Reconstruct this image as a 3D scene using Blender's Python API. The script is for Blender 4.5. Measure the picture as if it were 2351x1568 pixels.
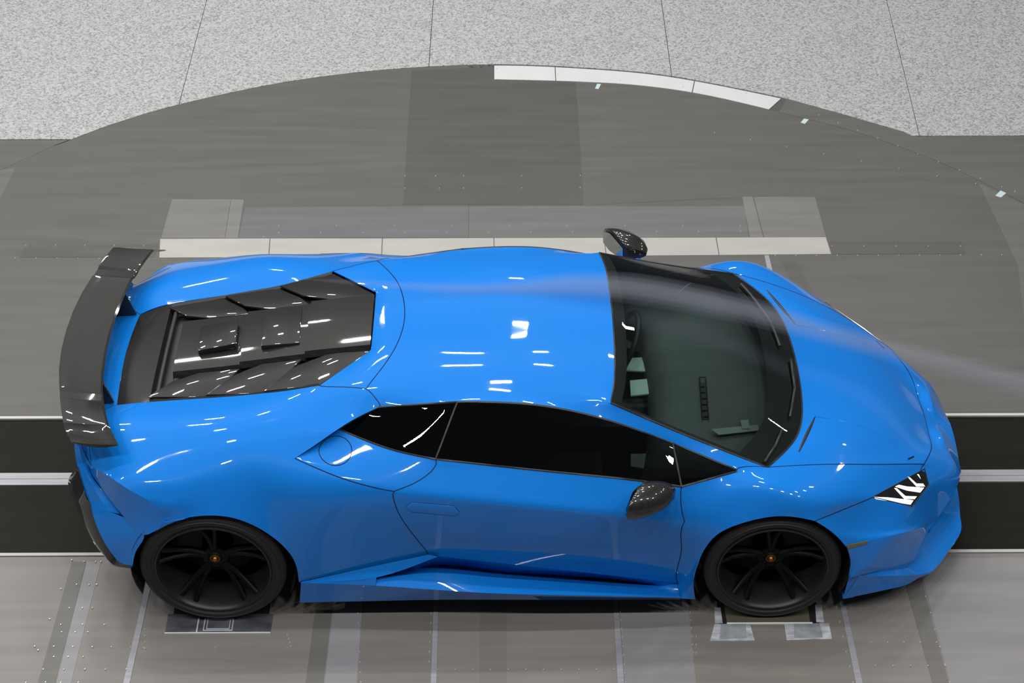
import bpy, bmesh, math, random
from mathutils import Vector, Matrix
random.seed(7)
sc = bpy.context.scene
for o in list(bpy.data.objects):
    bpy.data.objects.remove(o)

# ------------------------------------------------------------------ camera
CAM_AXES = [[0.999966, -0.007812, 0.002504], [0.002861, 0.618101, 0.786093], [-0.007688, -0.78606, 0.618103]]
CAM_POS = (1.3347, -6.9184, 6.3971)
CAM_LENS = 63.4185
cd = bpy.data.cameras.new('camera'); cam = bpy.data.objects.new('camera', cd)
sc.collection.objects.link(cam)
cd.sensor_width = 36; cd.lens = CAM_LENS; cd.clip_end = 200
M = Matrix.Identity(4)
for j in range(3):
    for i in range(3):
        M[i][j] = CAM_AXES[j][i]
M.translation = CAM_POS
cam.matrix_world = M
sc.camera = cam

# ------------------------------------------------------------------ world, lights, exposure
sc.view_settings.view_transform = 'Standard'
sc.view_settings.look = 'None'
sc.view_settings.gamma = 1
sc.view_settings.use_curve_mapping = False
sc.view_settings.exposure = 0.0
w = bpy.data.worlds.new('hall'); sc.world = w; w.use_nodes = True
w.node_tree.nodes['Background'].inputs[0].default_value = (0.62, 0.68, 0.75, 1)
w.node_tree.nodes['Background'].inputs[1].default_value = 0.11

def area_light(name, loc, size, power, color=(1, 0.97, 0.93), target=None, sy=None):
    l = bpy.data.lights.new(name, 'AREA'); l.energy = power; l.color = color
    l.shape = 'RECTANGLE'; l.size = size; l.size_y = sy or size
    o = bpy.data.objects.new(name, l); sc.collection.objects.link(o)
    o.location = loc
    if target is not None:
        o.rotation_euler = (Vector(target) - Vector(loc)).to_track_quat('-Z', 'Y').to_euler()
    return o

LAMP_Z = 8.6
for yy, xs_, L, wd, pw in ((-4.5, (-6, -3.8, -1.6, .6, 2.8, 5, 7.2, 9.4), .55, .16, 115), (-.4, (-6.4, -4.2, -2.0, .2, 2.4, 8.6), .55, .16, 74),
                           (2.6, (-7.2, -5.1, -3.0, -.9, 1.2, 3.3, 10.5), .55, .16, 68), (5.4, (-8.4, -6.2, -4.0, -1.8, .4, 2.6, 11.5), .55, .18, 86),
                           (8.0, (-8.4, -6.2, -4.0, -1.8, .4, 2.6, 4.8, 12), .55, .18, 76), (10.8, (-7.5, -2.9, 1.7, 6.3), .55, .18, 50)):
    for xx in xs_:
        area_light('ceiling_lamp', (xx, yy, LAMP_Z), L, pw, sy=wd, target=(xx, yy, 0))

# ------------------------------------------------------------------ helpers
C = sc.collection
def mat(name, base=(0.5, 0.5, 0.5), rough=0.5, metal=0.0, coat=0.0, spec=0.5, emit=None, es=1.0, bump=None, noise=None, coat_rough=0.03):
    m = bpy.data.materials.new(name); m.use_nodes = True
    nt = m.node_tree; b = nt.nodes['Principled BSDF']
    b.inputs['Base Color'].default_value = (*base, 1)
    b.inputs['Roughness'].default_value = rough
    b.inputs['Metallic'].default_value = metal
    b.inputs['Coat Weight'].default_value = coat
    b.inputs['Coat Roughness'].default_value = coat_rough
    b.inputs['Specular IOR Level'].default_value = spec
    if emit:
        b.inputs['Emission Color'].default_value = (*emit, 1); b.inputs['Emission Strength'].default_value = es
    if noise:   # (scale vec, amount, detail)
        sv, amt, det = noise
        tc = nt.nodes.new('ShaderNodeTexCoord'); mp = nt.nodes.new('ShaderNodeMapping')
        mp.inputs['Scale'].default_value = sv
        nz = nt.nodes.new('ShaderNodeTexNoise'); nz.inputs['Scale'].default_value = 1; nz.inputs['Detail'].default_value = det
        cr = nt.nodes.new('ShaderNodeValToRGB')
        cr.color_ramp.elements[0].position = .3; cr.color_ramp.elements[1].position = .7
        cr.color_ramp.elements[0].color = (*[c * (1 - amt) for c in base], 1)
        cr.color_ramp.elements[1].color = (*[min(1, c * (1 + amt)) for c in base], 1)
        nt.links.new(tc.outputs['Object'], mp.inputs[0]); nt.links.new(mp.outputs[0], nz.inputs['Vector'])
        nt.links.new(nz.outputs[0], cr.inputs[0]); nt.links.new(cr.outputs[0], b.inputs['Base Color'])
        if bump:
            bp = nt.nodes.new('ShaderNodeBump'); bp.inputs['Strength'].default_value = bump; bp.inputs['Distance'].default_value = .002
            nt.links.new(nz.outputs[0], bp.inputs['Height']); nt.links.new(bp.outputs[0], b.inputs['Normal'])
    return m

PAINT = mat('blue_paint', (0.004, 0.150, 0.54), 0.34, coat=1.0, spec=0.06)
DARKPAINT = mat('black_paint', (0.006, 0.007, 0.01), 0.3, coat=0.5)
BLACK = mat('black_plastic', (0.008, 0.008, 0.009), 0.55)
SEAM = mat('seam_shadow', (0.004, 0.012, 0.05), 0.7, spec=.2)
RUBBER = mat('tyre_rubber', (0.007, 0.007, 0.0075), 0.6)
RIM = mat('gloss_black_rim', (0.002, 0.002, 0.0023), 0.5, coat=.0, spec=.15)
RIMLIP = mat('dark_rim_lip', (0.03, 0.03, 0.03), 0.35, metal=.6)
INTER = mat('interior_dark', (0.055, 0.068, 0.070), 0.7)
INTER2 = mat('interior_grey', (0.30, 0.42, 0.39), 0.5)
LED = mat('daylight_strip', (.9, .9, .95), 0.3, emit=(.95, .97, 1), es=1.1)
GOLD = mat('hub_gold', (0.35, 0.15, 0.03), 0.3, metal=.8)
ALU = mat('aluminium', (0.27, 0.275, 0.30), 0.4, metal=.3, noise=((2, 60, 1), .12, 3))
SHINY = mat('polished_plate', (0.30, 0.32, 0.38), 0.22, metal=.8, noise=((9, 14, 1), .45, 4))
AMBER = mat('smoked_marker', (0.10, 0.09, 0.03), 0.25, coat=.6)

def carbon():
    m = mat('carbon_weave', (.03, .03, .03), .35, coat=1.0, spec=.15)
    nt = m.node_tree; b = nt.nodes['Principled BSDF']
    tc = nt.nodes.new('ShaderNodeTexCoord'); mp = nt.nodes.new('ShaderNodeMapping')
    mp.inputs['Rotation'].default_value = (0, 0, math.radians(45)); mp.inputs['Scale'].default_value = (150, 150, 150)
    ck = nt.nodes.new('ShaderNodeTexChecker'); ck.inputs['Scale'].default_value = 1
    ck.inputs[1].default_value = (0.010, 0.010, 0.0095, 1); ck.inputs[2].default_value = (0.018, 0.0175, 0.0165, 1)
    nt.links.new(tc.outputs['Object'], mp.inputs[0]); nt.links.new(mp.outputs[0], ck.inputs[0])
    nt.links.new(ck.outputs[0], b.inputs['Base Color'])
    return m
CARBON = carbon()

def glass(name, tint, rough=0.0, f=1.45):
    m = bpy.data.materials.new(name); m.use_nodes = True; nt = m.node_tree
    nt.nodes.clear()
    out = nt.nodes.new('ShaderNodeOutputMaterial'); mix = nt.nodes.new('ShaderNodeMixShader')
    tr = nt.nodes.new('ShaderNodeBsdfTransparent'); gl = nt.nodes.new('ShaderNodeBsdfGlossy'); fr = nt.nodes.new('ShaderNodeFresnel')
    fr.inputs[0].default_value = f
    tr.inputs[0].default_value = (*tint, 1); gl.inputs['Roughness'].default_value = rough; gl.inputs[0].default_value = (1, 1, 1, 1)
    nt.links.new(fr.outputs[0], mix.inputs[0]); nt.links.new(tr.outputs[0], mix.inputs[1]); nt.links.new(gl.outputs[0], mix.inputs[2])
    nt.links.new(mix.outputs[0], out.inputs[0])
    return m
GLASS = glass('windscreen_glass', (.62, .72, .70))
TINT = glass('tinted_side_glass', (.16, .17, .17))

def link_mesh(name, verts, faces, m, parent=None, smooth=False, angle=None):
    me = bpy.data.meshes.new(name); me.from_pydata([tuple(v) for v in verts], [], faces)
    me.update(); me.materials.append(m)
    if smooth:
        me.polygons.foreach_set('use_smooth', [True] * len(me.polygons))
        if angle: me.set_sharp_from_angle(angle=math.radians(angle))
    o = bpy.data.objects.new(name, me); C.objects.link(o)
    if parent: o.parent = parent
    return o
def bm_obj(name, bm, m, parent=None, smooth=False, angle=35):
    bmesh.ops.recalc_face_normals(bm, faces=bm.faces)
    me = bpy.data.meshes.new(name); bm.to_mesh(me); bm.free(); me.materials.append(m)
    if smooth:
        me.polygons.foreach_set('use_smooth', [True] * len(me.polygons)); me.set_sharp_from_angle(angle=math.radians(angle))
    o = bpy.data.objects.new(name, me); C.objects.link(o)
    if parent: o.parent = parent
    return o
def tag(o, label=None, cat=None, group=None, kind=None):
    if label: o['label'] = label
    if cat: o['category'] = cat
    if group: o['group'] = group
    if kind: o['kind'] = kind
    return o
def empty(name, loc=(0, 0, 0)):
    o = bpy.data.objects.new(name, None); C.objects.link(o); o.location = loc; o.empty_display_size = .1
    return o
def prism(poly, z0, z1):
    n = len(poly)
    vs = [(x, y, z0) for x, y in poly] + [(x, y, z1) for x, y in poly]
    fs = [tuple(range(n, 2 * n)), tuple(range(n - 1, -1, -1))] + [(i, (i + 1) % n, n + (i + 1) % n, n + i) for i in range(n)]
    return vs, fs
def slab(name, pts, th, m, parent=None, bevel=0.004, down=(0, 0, -1)):
    """thin plate with the given 3D outline on top, thickness th towards down"""
    d = Vector(down).normalized() * th; n = len(pts)
    bm = bmesh.new()
    a = [bm.verts.new(p) for p in pts]; b = [bm.verts.new(Vector(p) + d) for p in pts]
    bm.faces.new(a); bm.faces.new(b[::-1])
    for i in range(n): bm.faces.new((a[i], b[i], b[(i + 1) % n], a[(i + 1) % n]))
    if bevel: bmesh.ops.bevel(bm, geom=list(bm.edges), offset=bevel, segments=2, affect='EDGES', profile=.6)
    return bm_obj(name, bm, m, parent, True, 30)
def loft(name, rows, m, parent=None, smooth=True, closed=False, caps=False, angle=35):
    """surface through rows of points"""
    n = len(rows[0]); vs = [p for r in rows for p in r]; fs = []
    for i in range(len(rows) - 1):
        for j in range(n - (0 if closed else 1)):
            k = (j + 1) % n
            fs.append((i * n + j, i * n + k, (i + 1) * n + k, (i + 1) * n + j))
    if caps: fs += [tuple(range(n)), tuple(range((len(rows) - 1) * n, len(rows) * n))[::-1]]
    bm = bmesh.new(); bv = [bm.verts.new(v) for v in vs]
    for f in fs: bm.faces.new([bv[i] for i in f])
    return bm_obj(name, bm, m, parent, smooth, angle)
def tube(name, pts, r, m, parent=None, seg=6):
    pts = [Vector(p) for p in pts]; rows = []
    for i, p in enumerate(pts):
        t = (pts[min(i + 1, len(pts) - 1)] - pts[max(i - 1, 0)]).normalized()
        a = t.orthogonal().normalized() if i == 0 else (rows_a - t * rows_a.dot(t)).normalized()
        rows_a = a; b = t.cross(a)
        rr = r[i] if isinstance(r, (list, tuple)) else r
        rows.append([p + (a * math.cos(2 * math.pi * k / seg) + b * math.sin(2 * math.pi * k / seg)) * rr for k in range(seg)])
    return loft(name, rows, m, parent, True, True, True, 60)
def smooth_pts(P, n=6):
    """Catmull-Rom through points"""
    P = [Vector(p) for p in P]; out = []
    for i in range(len(P) - 1):
        p0 = P[max(i - 1, 0)]; p1 = P[i]; p2 = P[i + 1]; p3 = P[min(i + 2, len(P) - 1)]
        for k in range(n):
            t = k / n
            out.append(.5 * ((2 * p1) + (p2 - p0) * t + (2 * p0 - 5 * p1 + 4 * p2 - p3) * t * t + (3 * p1 - p0 - 3 * p2 + p3) * t ** 3))
    out.append(P[-1]); return out
def mir(p): return (p[0], -p[1], p[2])

# ------------------------------------------------------------------ floor
PLATES = [
 ('floor_plate', [(0.727, 4.334), (1.298, 4.369), (1.886, 4.349), (1.88, 2.62), (0.733, 2.625)], 'dark', 1.2),
 ('floor_plate', [(-0.74, 2.69), (-0.366, 2.689), (-0.354, 2.258), (-0.747, 2.26)], 'light', 1.6),
 ('floor_plate', [(-0.363, 2.689), (-0.282, 2.684), (-0.273, 2.258), (-0.351, 2.258)], 'light2', 1.6),
 ('floor_plate', [(-0.264, 2.599), (1.148, 2.603), (1.151, 2.256), (-0.268, 2.257)], 'blue', 1.4),
 ('floor_plate', [(1.153, 2.603), (2.9, 2.601), (2.889, 2.254), (1.157, 2.256)], 'blue2', 1.4),
 ('floor_plate', [(2.897, 2.706), (2.964, 2.705), (2.978, 2.253), (2.897, 2.254)], 'light2', 1.6),
 ('floor_plate', [(2.97, 2.705), (3.362, 2.699), (3.368, 2.256), (2.984, 2.253)], 'light', 1.6),
 ('white_strip_tile', [(-0.751, 2.25), (-0.076, 2.252), (-0.065, 2.053), (-0.727, 2.051)], 'beige', 2.2),
 ('white_strip_tile', [(-0.071, 2.252), (0.618, 2.249), (0.623, 2.05), (-0.059, 2.053)], 'beige', 2.2),
 ('white_strip_tile', [(0.624, 2.249), (1.308, 2.251), (1.311, 2.051), (0.628, 2.05)], 'beige', 2.2),
 ('white_strip_tile', [(1.313, 2.251), (1.99, 2.25), (1.994, 2.058), (1.316, 2.051)], 'beige', 2.2),
 ('white_strip_tile', [(1.995, 2.25), (2.683, 2.25), (2.684, 2.064), (1.999, 2.058)], 'beige', 2.2),
 ('white_strip_tile', [(2.689, 2.25), (3.367, 2.252), (3.373, 2.072), (2.689, 2.064)], 'beige', 2.2),
 ('floor_plate', [(-1.566, 2.193), (-0.756, 2.194), (-0.76, 2.056), (-1.579, 2.059)], 'dark2', 1.6),
 ('floor_plate', [(3.384, 2.2), (4.199, 2.196), (4.195, 2.071), (3.383, 2.07)], 'dark2', 1.6),
 ('floor_plate', [(1.95, 4.092), (3.162, 3.921), (3.06, 2.715), (1.944, 2.62)], 'mid', 1.0),
 ('floor_plate', [(4.443, 2.862), (4.68, 2.609), (4.397, 1.384), (4.491, 1.951)], 'light3', 1.0),
 ('floor_plate', [(-2.065, 2.98), (-1.812, 3.068), (-1.851, 2.392), (-2.013, 2.393)], 'light3', 1.0),
 ('aluminium_bar', [(2.963, 2.058), (2.99, 2.058), (2.995, 1.819), (2.964, 1.819)], 'bar', 3.0),
 ('floor_plate', [(3.054, 1.998), (3.155, 1.998), (3.225, 1.557), (3.138, 1.558)], 'dark2', 1.0),
 ('floor_plate', [(-0.783, -0.542), (-0.712, -0.542), (-0.716, -1.326), (-0.796, -1.325)], 'dark', 1.4),
 ('floor_plate', [(-0.708, -0.542), (-0.639, -0.543), (-0.643, -1.326), (-0.71, -1.326)], 'pale', 1.2),
 ('aluminium_bar', [(-0.39, -0.544), (-0.364, -0.544), (-0.372, -1.328), (-0.402, -1.327)], 'bar', 3.0),
 ('floor_plate', [(0.455, -0.549), (0.535, -0.549), (0.522, -1.333), (0.441, -1.332)], 'dark2', 1.4),
 ('floor_plate', [(0.539, -0.549), (0.671, -0.55), (0.677, -1.334), (0.528, -1.333)], 'pale', 1.2),
 ('floor_plate', [(0.675, -0.55), (1.012, -0.551), (1.019, -1.335), (0.683, -1.334)], 'warm', 1.2),
 ('aluminium_bar', [(1.017, -0.552), (1.04, -0.552), (1.045, -1.336), (1.019, -1.335)], 'bar', 3.0),
 ('floor_plate', [(1.244, -0.553), (1.378, -0.553), (1.367, -1.337), (1.246, -1.337)], 'warm', 1.2),
 ('aluminium_bar', [(1.89, -0.556), (1.914, -0.556), (1.913, -1.34), (1.883, -1.34)], 'bar', 3.0),
 ('floor_plate', [(1.919, -0.556), (2.254, -0.558), (2.244, -1.342), (1.917, -1.34)], 'pale2', 1.2),
 ('floor_plate', [(2.258, -0.558), (2.986, -0.562), (2.979, -1.346), (2.25, -1.342)], 'warm', 1.2),
 ('aluminium_bar', [(2.988, -0.562), (3.012, -0.562), (3.016, -1.347), (2.985, -1.347)], 'bar', 3.0),
 ('floor_plate', [(3.326, -0.564), (3.412, -0.564), (3.415, -1.349), (3.34, -1.349)], 'dark2', 1.4),
 ('floor_plate', [(3.421, -0.54), (4.059, -0.537), (4.186, -1.353), (3.421, -1.349)], 'pale2', 1.2)]
RIVET_ROWS = [((0.734, 2.954), (1.871, 2.954), 4), ((0.739, 2.81), (1.865, 2.811), 4), ((0.932, 2.953), (0.958, 2.809), 2), ((-0.115, 2.266), (-0.115, 2.266), 1), ((-0.025, 2.308), (2.844, 2.311), 12), ((-0.032, 2.385), (2.85, 2.373), 9), ((-1.563, 2.179), (-0.841, 2.176), 5), ((-1.602, 2.046), (-0.834, 2.038), 7), ((3.39, 2.153), (4.182, 2.15), 5), ((3.029, 2.053), (4.416, 2.056), 12), ((-0.785, -0.533), (-0.85, -1.325), 5), ((-0.722, -0.545), (-0.76, -1.325), 6), ((-0.664, -0.546), (-0.69, -1.326), 6), ((-0.638, -0.546), (-0.609, -1.326), 6), ((-0.855, -1.103), (-0.402, -1.111), 6), ((-0.786, -1.246), (-0.401, -1.248), 5), ((-0.758, -0.965), (-0.55, -0.966), 3), ((0.657, -0.899), (0.695, -1.334), 8), ((1.009, -0.901), (1.007, -1.208), 6), ((1.919, -0.894), (1.919, -1.341), 9), ((2.255, -0.899), (2.249, -1.161), 6), ((2.271, -1.057), (2.262, -1.161), 3), ((2.966, -0.871), (2.971, -1.346), 6), ((1.049, -1.256), (1.871, -1.261), 11), ((3.411, -0.802), (3.419, -1.349), 6), ((3.097, -1.1), (3.406, -1.101), 5), ((3.093, -1.246), (3.419, -1.248), 5), ((-0.352, -0.998), (-0.333, -1.119), 4), ((0.33, -1.04), (0.353, -1.109), 4), ((-0.34, -1.116), (0.337, -1.12), 3), ((2.794, 3.482), (4.656, 2.759), 9), ((1.329, 4.35), (3.498, 3.908), 6), ((3.53, 3.705), (4.584, 2.81), 10)]
RINGS = {'outer': [(-1.911, 3.049), (-1.723, 3.248), (-1.514, 3.408), (-1.289, 3.591), (-0.91, 3.833), (-0.337, 4.098), (0.185, 4.263), (0.722, 4.364), (1.304, 4.408), (1.864, 4.37), (2.516, 4.253), (3.22, 3.978), (3.528, 3.814), (4.139, 3.447)], 'inner': [(1.304, 4.198), (1.858, 4.167), (2.342, 4.108), (2.816, 3.963), (3.435, 3.659), (3.783, 3.466), (4.257, 3.095), (4.684, 2.624)], 'joints': [[(-0.856, 5.259), (-0.856, 4.102)], [(0.853, 5.393), (0.848, 4.402)], [(2.575, 5.388), (2.565, 4.242)], [(4.271, 5.244), (4.172, 3.505)]]}
FK = .52
def floor_mat(name, col, rough=.42, streak=.10, metal=.0):
    col = tuple(c * FK for c in col)
    m = mat(name, col, rough, metal=metal, noise=((1.2, 14, 1), streak, 5), spec=.35)
    return m
FM = {
 'disc': floor_mat('turntable_grey', (.160, .160, .148)), 'dark': floor_mat('plate_dark', (.130, .131, .122)), 'dark2': floor_mat('plate_dark_strip', (.142, .140, .128)),
 'mid': floor_mat('plate_mid', (.160, .161, .152)), 'light': floor_mat('plate_light', (.25, .252, .24)), 'light2': floor_mat('plate_light_strip', (.265, .268, .255)),
 'light3': floor_mat('plate_edge', (.2, .2, .19)), 'blue': floor_mat('plate_bluish', (.20, .205, .215)), 'blue2': floor_mat('plate_bluish_grey', (.21, .212, .218)),
 'beige': mat('pale_strip', (.30, .30, .28), .5, noise=((3, 9, 1), .05, 5)), 'bar': ALU, 'pale': floor_mat('plate_pale', (.25, .25, .265)), 'pale2': floor_mat('plate_pale_grey', (.225, .222, .228)),
 'warm': floor_mat('plate_warm', (.20, .188, .172)), 'side': floor_mat('plate_side', (.175, .172, .165)), 'near': floor_mat('near_plate', (.30, .287, .275)), 'arc': mat('white_arc', (.46, .465, .48), .45, noise=((6, 3, 1), .03, 4)),  # near: side plate colour raised, missing light put into the tone
}
def terrazzo():
    m = bpy.data.materials.new('speckled_floor'); m.use_nodes = True; nt = m.node_tree; b = nt.nodes['Principled BSDF']
    b.inputs['Roughness'].default_value = .6
    tc = nt.nodes.new('ShaderNodeTexCoord')
    vz = nt.nodes.new('ShaderNodeTexVoronoi'); vz.inputs['Scale'].default_value = 95
    cr = nt.nodes.new('ShaderNodeValToRGB'); e = cr.color_ramp.elements
    e[0].position = 0; e[0].color = (.14, .145, .16, 1); e[1].position = 1; e[1].color = (.355, .36, .365, 1)
    x = e.new(.16); x.color = (.20, .205, .215, 1); x = e.new(.45); x.color = (.28, .284, .288, 1)
    nt.links.new(tc.outputs['Object'], vz.inputs['Vector'])
    sep = nt.nodes.new('ShaderNodeSeparateColor'); nt.links.new(vz.outputs['Color'], sep.inputs[0])
    nt.links.new(sep.outputs[0], cr.inputs[0]); nt.links.new(cr.outputs[0], b.inputs['Base Color'])
    return m
TERR = terrazzo()

v, f = prism([(-14, -8), (16, -8), (16, 16), (-14, 16)], -.25, -.06)
fl = link_mesh('floor', v, f, mat('sub_floor', (.02, .02, .02), .8)); tag(fl, kind='structure')
YB = .567; YC = -.501
def piece(name, poly, m, z1, z0=-.06, parent=fl):
    v, f = prism(poly, z0, z1)
    return link_mesh(name, v, f, m, parent)
def arc(c, r, a0, a1, n):
    return [(c[0] + r * math.cos(math.radians(a0 + (a1 - a0) * i / n)), c[1] + r * math.sin(math.radians(a0 + (a1 - a0) * i / n))) for i in range(n + 1)]
def sm2(P, n=6): return [(q.x, q.y) for q in smooth_pts([(x, y, 0) for x, y in P], n)]
outer = sm2(RINGS['outer']); inner = sm2(RINGS['inner'])
# speckled panels beyond the turntable
def on_arc_x(P, x):
    for a, b in zip(P, P[1:]):
        if a[0] <= x <= b[0]: return a[1] + (b[1] - a[1]) * (x - a[0]) / (b[0] - a[0])
full = [(-14, 3.413), (-1.53, 3.413)] + [q for q in outer if -1.515 < q[0] < 4.10] + [(4.12, 3.435), (16, 3.435)]
cuts = []
for (a, b) in RINGS['joints']:
    # intersect joint line with the boundary polyline
    dx, dy = a[0] - b[0], a[1] - b[1]
    best = None
    for p, q in zip(full, full[1:]):
        ex, ey = q[0] - p[0], q[1] - p[1]; den = dx * ey - dy * ex
        if abs(den) < 1e-9: continue
        s = ((p[0] - b[0]) * dy - (p[1] - b[1]) * dx) / -den if False else ((b[0] - p[0]) * dy - (b[1] - p[1]) * dx) / -(dx * ey - dy * ex)
        x = p[0] + ex * s; y = p[1] + ey * s
        if 0 <= s <= 1: best = (x, y)
    top = (best[0] + dx / dy * (16 - best[1]), 16)
    cuts.append((best, top))
g_ = .0022
bounds = [((-14, 3.413), (-14, 16))] + cuts + [((16, 3.435), (16, 16))]
for (b0, t0), (b1, t1) in zip(bounds, bounds[1:]):
    mid = [q for q in full if b0[0] + .02 < q[0] < b1[0] - .02]
    poly = [(b0[0] + g_, b0[1])] + mid + [(b1[0] - g_, b1[1]), (t1[0] - g_, 16), (t0[0] + g_, 16)]
    piece('floor_panel', poly, TERR, .004)
# turntable disc (far half) and side floors
arc_in = [q for q in inner]
left_edge = [q for q in outer if q[0] <= RINGS['inner'][0][0]]
disc = [(4.95, YB), (4.9, 1.6)] + [(x, y) for x, y in inner[::-1]] + left_edge[::-1][1:] + [(-2.9, 1.6), (-3.1, YB)]
piece('turntable_plate', disc, FM['disc'], 0)
# grey band outside the inner circle on the right
band = [q for q in inner if q[0] > 3.0]
# arc tiles and band
def between(P, x0, x1):
    r = [(x0, on_arc_x(P, x0))] + [q for q in P if x0 < q[0] < x1] + [(x1, on_arc_x(P, x1))]
    return r
def arc_tile(name, xo0, xo1, xi0, xi1, m, z, g=.0):
    o_ = between(outer, xo0 + g, xo1 - g); i_ = between(inner, xi0 + g, xi1 - g)
    o_ = [(x, y - .018) for x, y in o_]
    return piece(name, i_ + o_[::-1], m, z)
gr = lambda X: X
piece('turntable_rim', between(inner, 1.31, 4.0) + between(outer, 1.31, 4.0)[::-1], FM['dark'], -.002)
arc_tile('white_arc_tile', 1.31, 1.745, 1.31, 1.745, FM['arc'], .004, .003)
arc_tile('white_arc_tile', 1.745, 2.72, 1.745, 2.69, FM['arc'], .004, .003)
arc_tile('white_arc_tile', 2.72, 3.30, 2.69, 3.20, FM['arc'], .004, .003)
rim = [(x, y) for x, y in inner if x > 3.27]
piece('side_floor_plate', [(3.26, on_arc_x(inner, 3.26) + .001)] + [(x + .001, y + .001) for x, y in rim] + [(5.2, 2.0), (16, 2.0), (16, 3.43), (4.11, 3.43)] + [q for q in outer[::-1] if 3.34 < q[0] < 4.11], FM['side'], .001)
piece('side_floor_plate', [(16, 1.99), (4.86, 1.99), (4.96, YB), (16, YB)], FM['side'], -.001)
piece('side_floor_plate', [(-14, 3.405), (-1.53, 3.405), (-1.60, 3.352), (-1.9, 3.045), (-2.9, 1.61), (-3.1, YB), (-14, YB)], FM['side'], .001)
piece('turntable_plate', [(-14, 2.03), (4.75, 2.03), (4.85, YB + .012), (-14, YB + .012)], FM['mid'], .0006)
# rolling belts
BELT = mat('belt_black', (.0085, .0088, .0070), .5, noise=((.4, 30, 1), .12, 3), spec=.08)
piece('rolling_belt', [(-14, .12 + .0), (16, .12), (16, YB - .02), (-14, YB - .02)], BELT, -.008)
piece('rolling_belt', [(-14, YC + .02), (16, YC + .02), (16, .02), (-14, .02)], BELT, -.008)
piece('belt_divider', [(-14, .024), (16, .024), (16, .068), (-14, .068)], ALU, -.002)
piece('belt_divider', [(-14, .071), (16, .071), (16, .116), (-14, .116)], ALU, -.002)
piece('belt_frame', [(-14, YB - .02), (16, YB - .02), (16, YB), (-14, YB)], mat('belt_frame_white', (.42, .42, .42), .4), .004)  # pale tone holds the highlight along the metal edge
piece('belt_frame', [(-14, YC), (16, YC), (16, YC + .02), (-14, YC + .02)], mat('belt_frame_grey', (.36, .36, .37), .4), .004)  # edge highlight painted as pale grey here too
piece('floor_plate', [(-14, -8), (16, -8), (16, YC - .006), (-14, YC - .006)], FM['near'], 0)
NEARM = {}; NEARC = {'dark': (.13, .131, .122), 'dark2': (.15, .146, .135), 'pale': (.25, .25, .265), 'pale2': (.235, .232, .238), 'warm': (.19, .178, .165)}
for n, poly, col, h in PLATES:
    a = sum(p[0] for p in poly) / len(poly); b = sum(p[1] for p in poly) / len(poly)
    if b < YC:     # extend the near strips away from the belt to beyond the frame
        k_ = lambda a_, b_: (b_[0] + (b_[0] - a_[0]) * (2.6 + b_[1]) / max(.1, a_[1] - b_[1]), -2.6)
        poly = [poly[0], poly[1], k_(poly[1], poly[2]), k_(poly[0], poly[3])]
    mm_ = NEARM.setdefault(col, floor_mat('near_' + col, tuple(c * 1.45 for c in NEARC[col]))) if (b < YC and col in NEARC) else FM[col]  # near plates lightened in colour to make up for weaker light there
    piece(n, poly, mm_, h / 1000, z0=-.002 if b < YC or h < 2.5 else -.01)
# rivets
bm = bmesh.new()
for a, b, n in RIVET_ROWS:
    for k in range(n):
        t = k / max(1, n - 1)
        x = a[0] + (b[0] - a[0]) * t; y = a[1] + (b[1] - a[1]) * t
        bmesh.ops.create_cone(bm, cap_ends=True, segments=7, radius1=.0048, radius2=.003, depth=.006, matrix=Matrix.Translation((x, y, .004)))
rv = bm_obj('rivet', bm, mat('rivet_steel', (.55, .55, .55), .3, metal=.5), fl); rv['kind'] = 'stuff'

# roller plates and tape by the wheels
v, f = prism([(-.253, -1.02), (.248, -1.02), (.25, -.90), (-.255, -.90)], -.002, .003)
rp = link_mesh('roller_plate', v, f, SHINY, fl)
def rect_frame(name, x0, y0, x1, y1, t, m, z=.004):
    for (a, b, c_, d) in ((x0, y0, x1, y0 + t), (x0, y1 - t, x1, y1), (x0, y0 + t, x0 + t, y1 - t), (x1 - t, y0 + t, x1, y1 - t)):
        v, f = prism([(a, b), (c_, b), (c_, d), (a, d)], .003, z + .0015); link_mesh(name, v, f, m, rp)
EDGE = mat('plate_edge_bright', (.62, .64, .70), .35, metal=.3)
rect_frame('plate_mark', -.075, -1.008, .065, -.93, .004, EDGE)
rect_frame('plate_mark', -.060, -.998, .050, -.93, .003, EDGE)
v, f = prism([(-.255, -1.026), (.248, -1.026), (.248, -1.019), (-.255, -1.019)], 0, .006); link_mesh('plate_edge', v, f, EDGE, rp)
v, f = prism([(-.107, -1.018), (-.101, -1.018), (-.101, -.92), (-.107, -.92)], 0, .005); link_mesh('plate_edge', v, f, EDGE, rp)
v, f = prism([(-.23, -.90), (.23, -.90), (.23, -.62), (-.23, -.62)], .0, .0035); link_mesh('roller_slot', v, f, BLACK, fl)
v, f = prism([(2.39, -.975), (2.87, -.975), (2.875, -.62), (2.39, -.62)], .0, .0035); link_mesh('roller_slot', v, f, BLACK, fl)
v, f = prism([(2.425, -.972), (2.825, -.972), (2.83, -.64), (2.425, -.64)], .0, .006); link_mesh('roller_belt', v, f, mat('roller_brown', (.085, .078, .06), .4), fl)
v, f = prism([(2.425, -.980), (2.835, -.980), (2.835, -.973), (2.425, -.973)], .0, .008); link_mesh('roller_edge', v, f, mat('roller_edge_bright', (.75, .77, .72), .35), fl)
TAPE = mat('clear_tape', (.34, .36, .40), .25, coat=.5, noise=((14, 40, 1), .35, 4))
TAPE2 = mat('clear_tape_overlap', (.22, .24, .27), .25, coat=.5, noise=((14, 14, 1), .25, 4))
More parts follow.
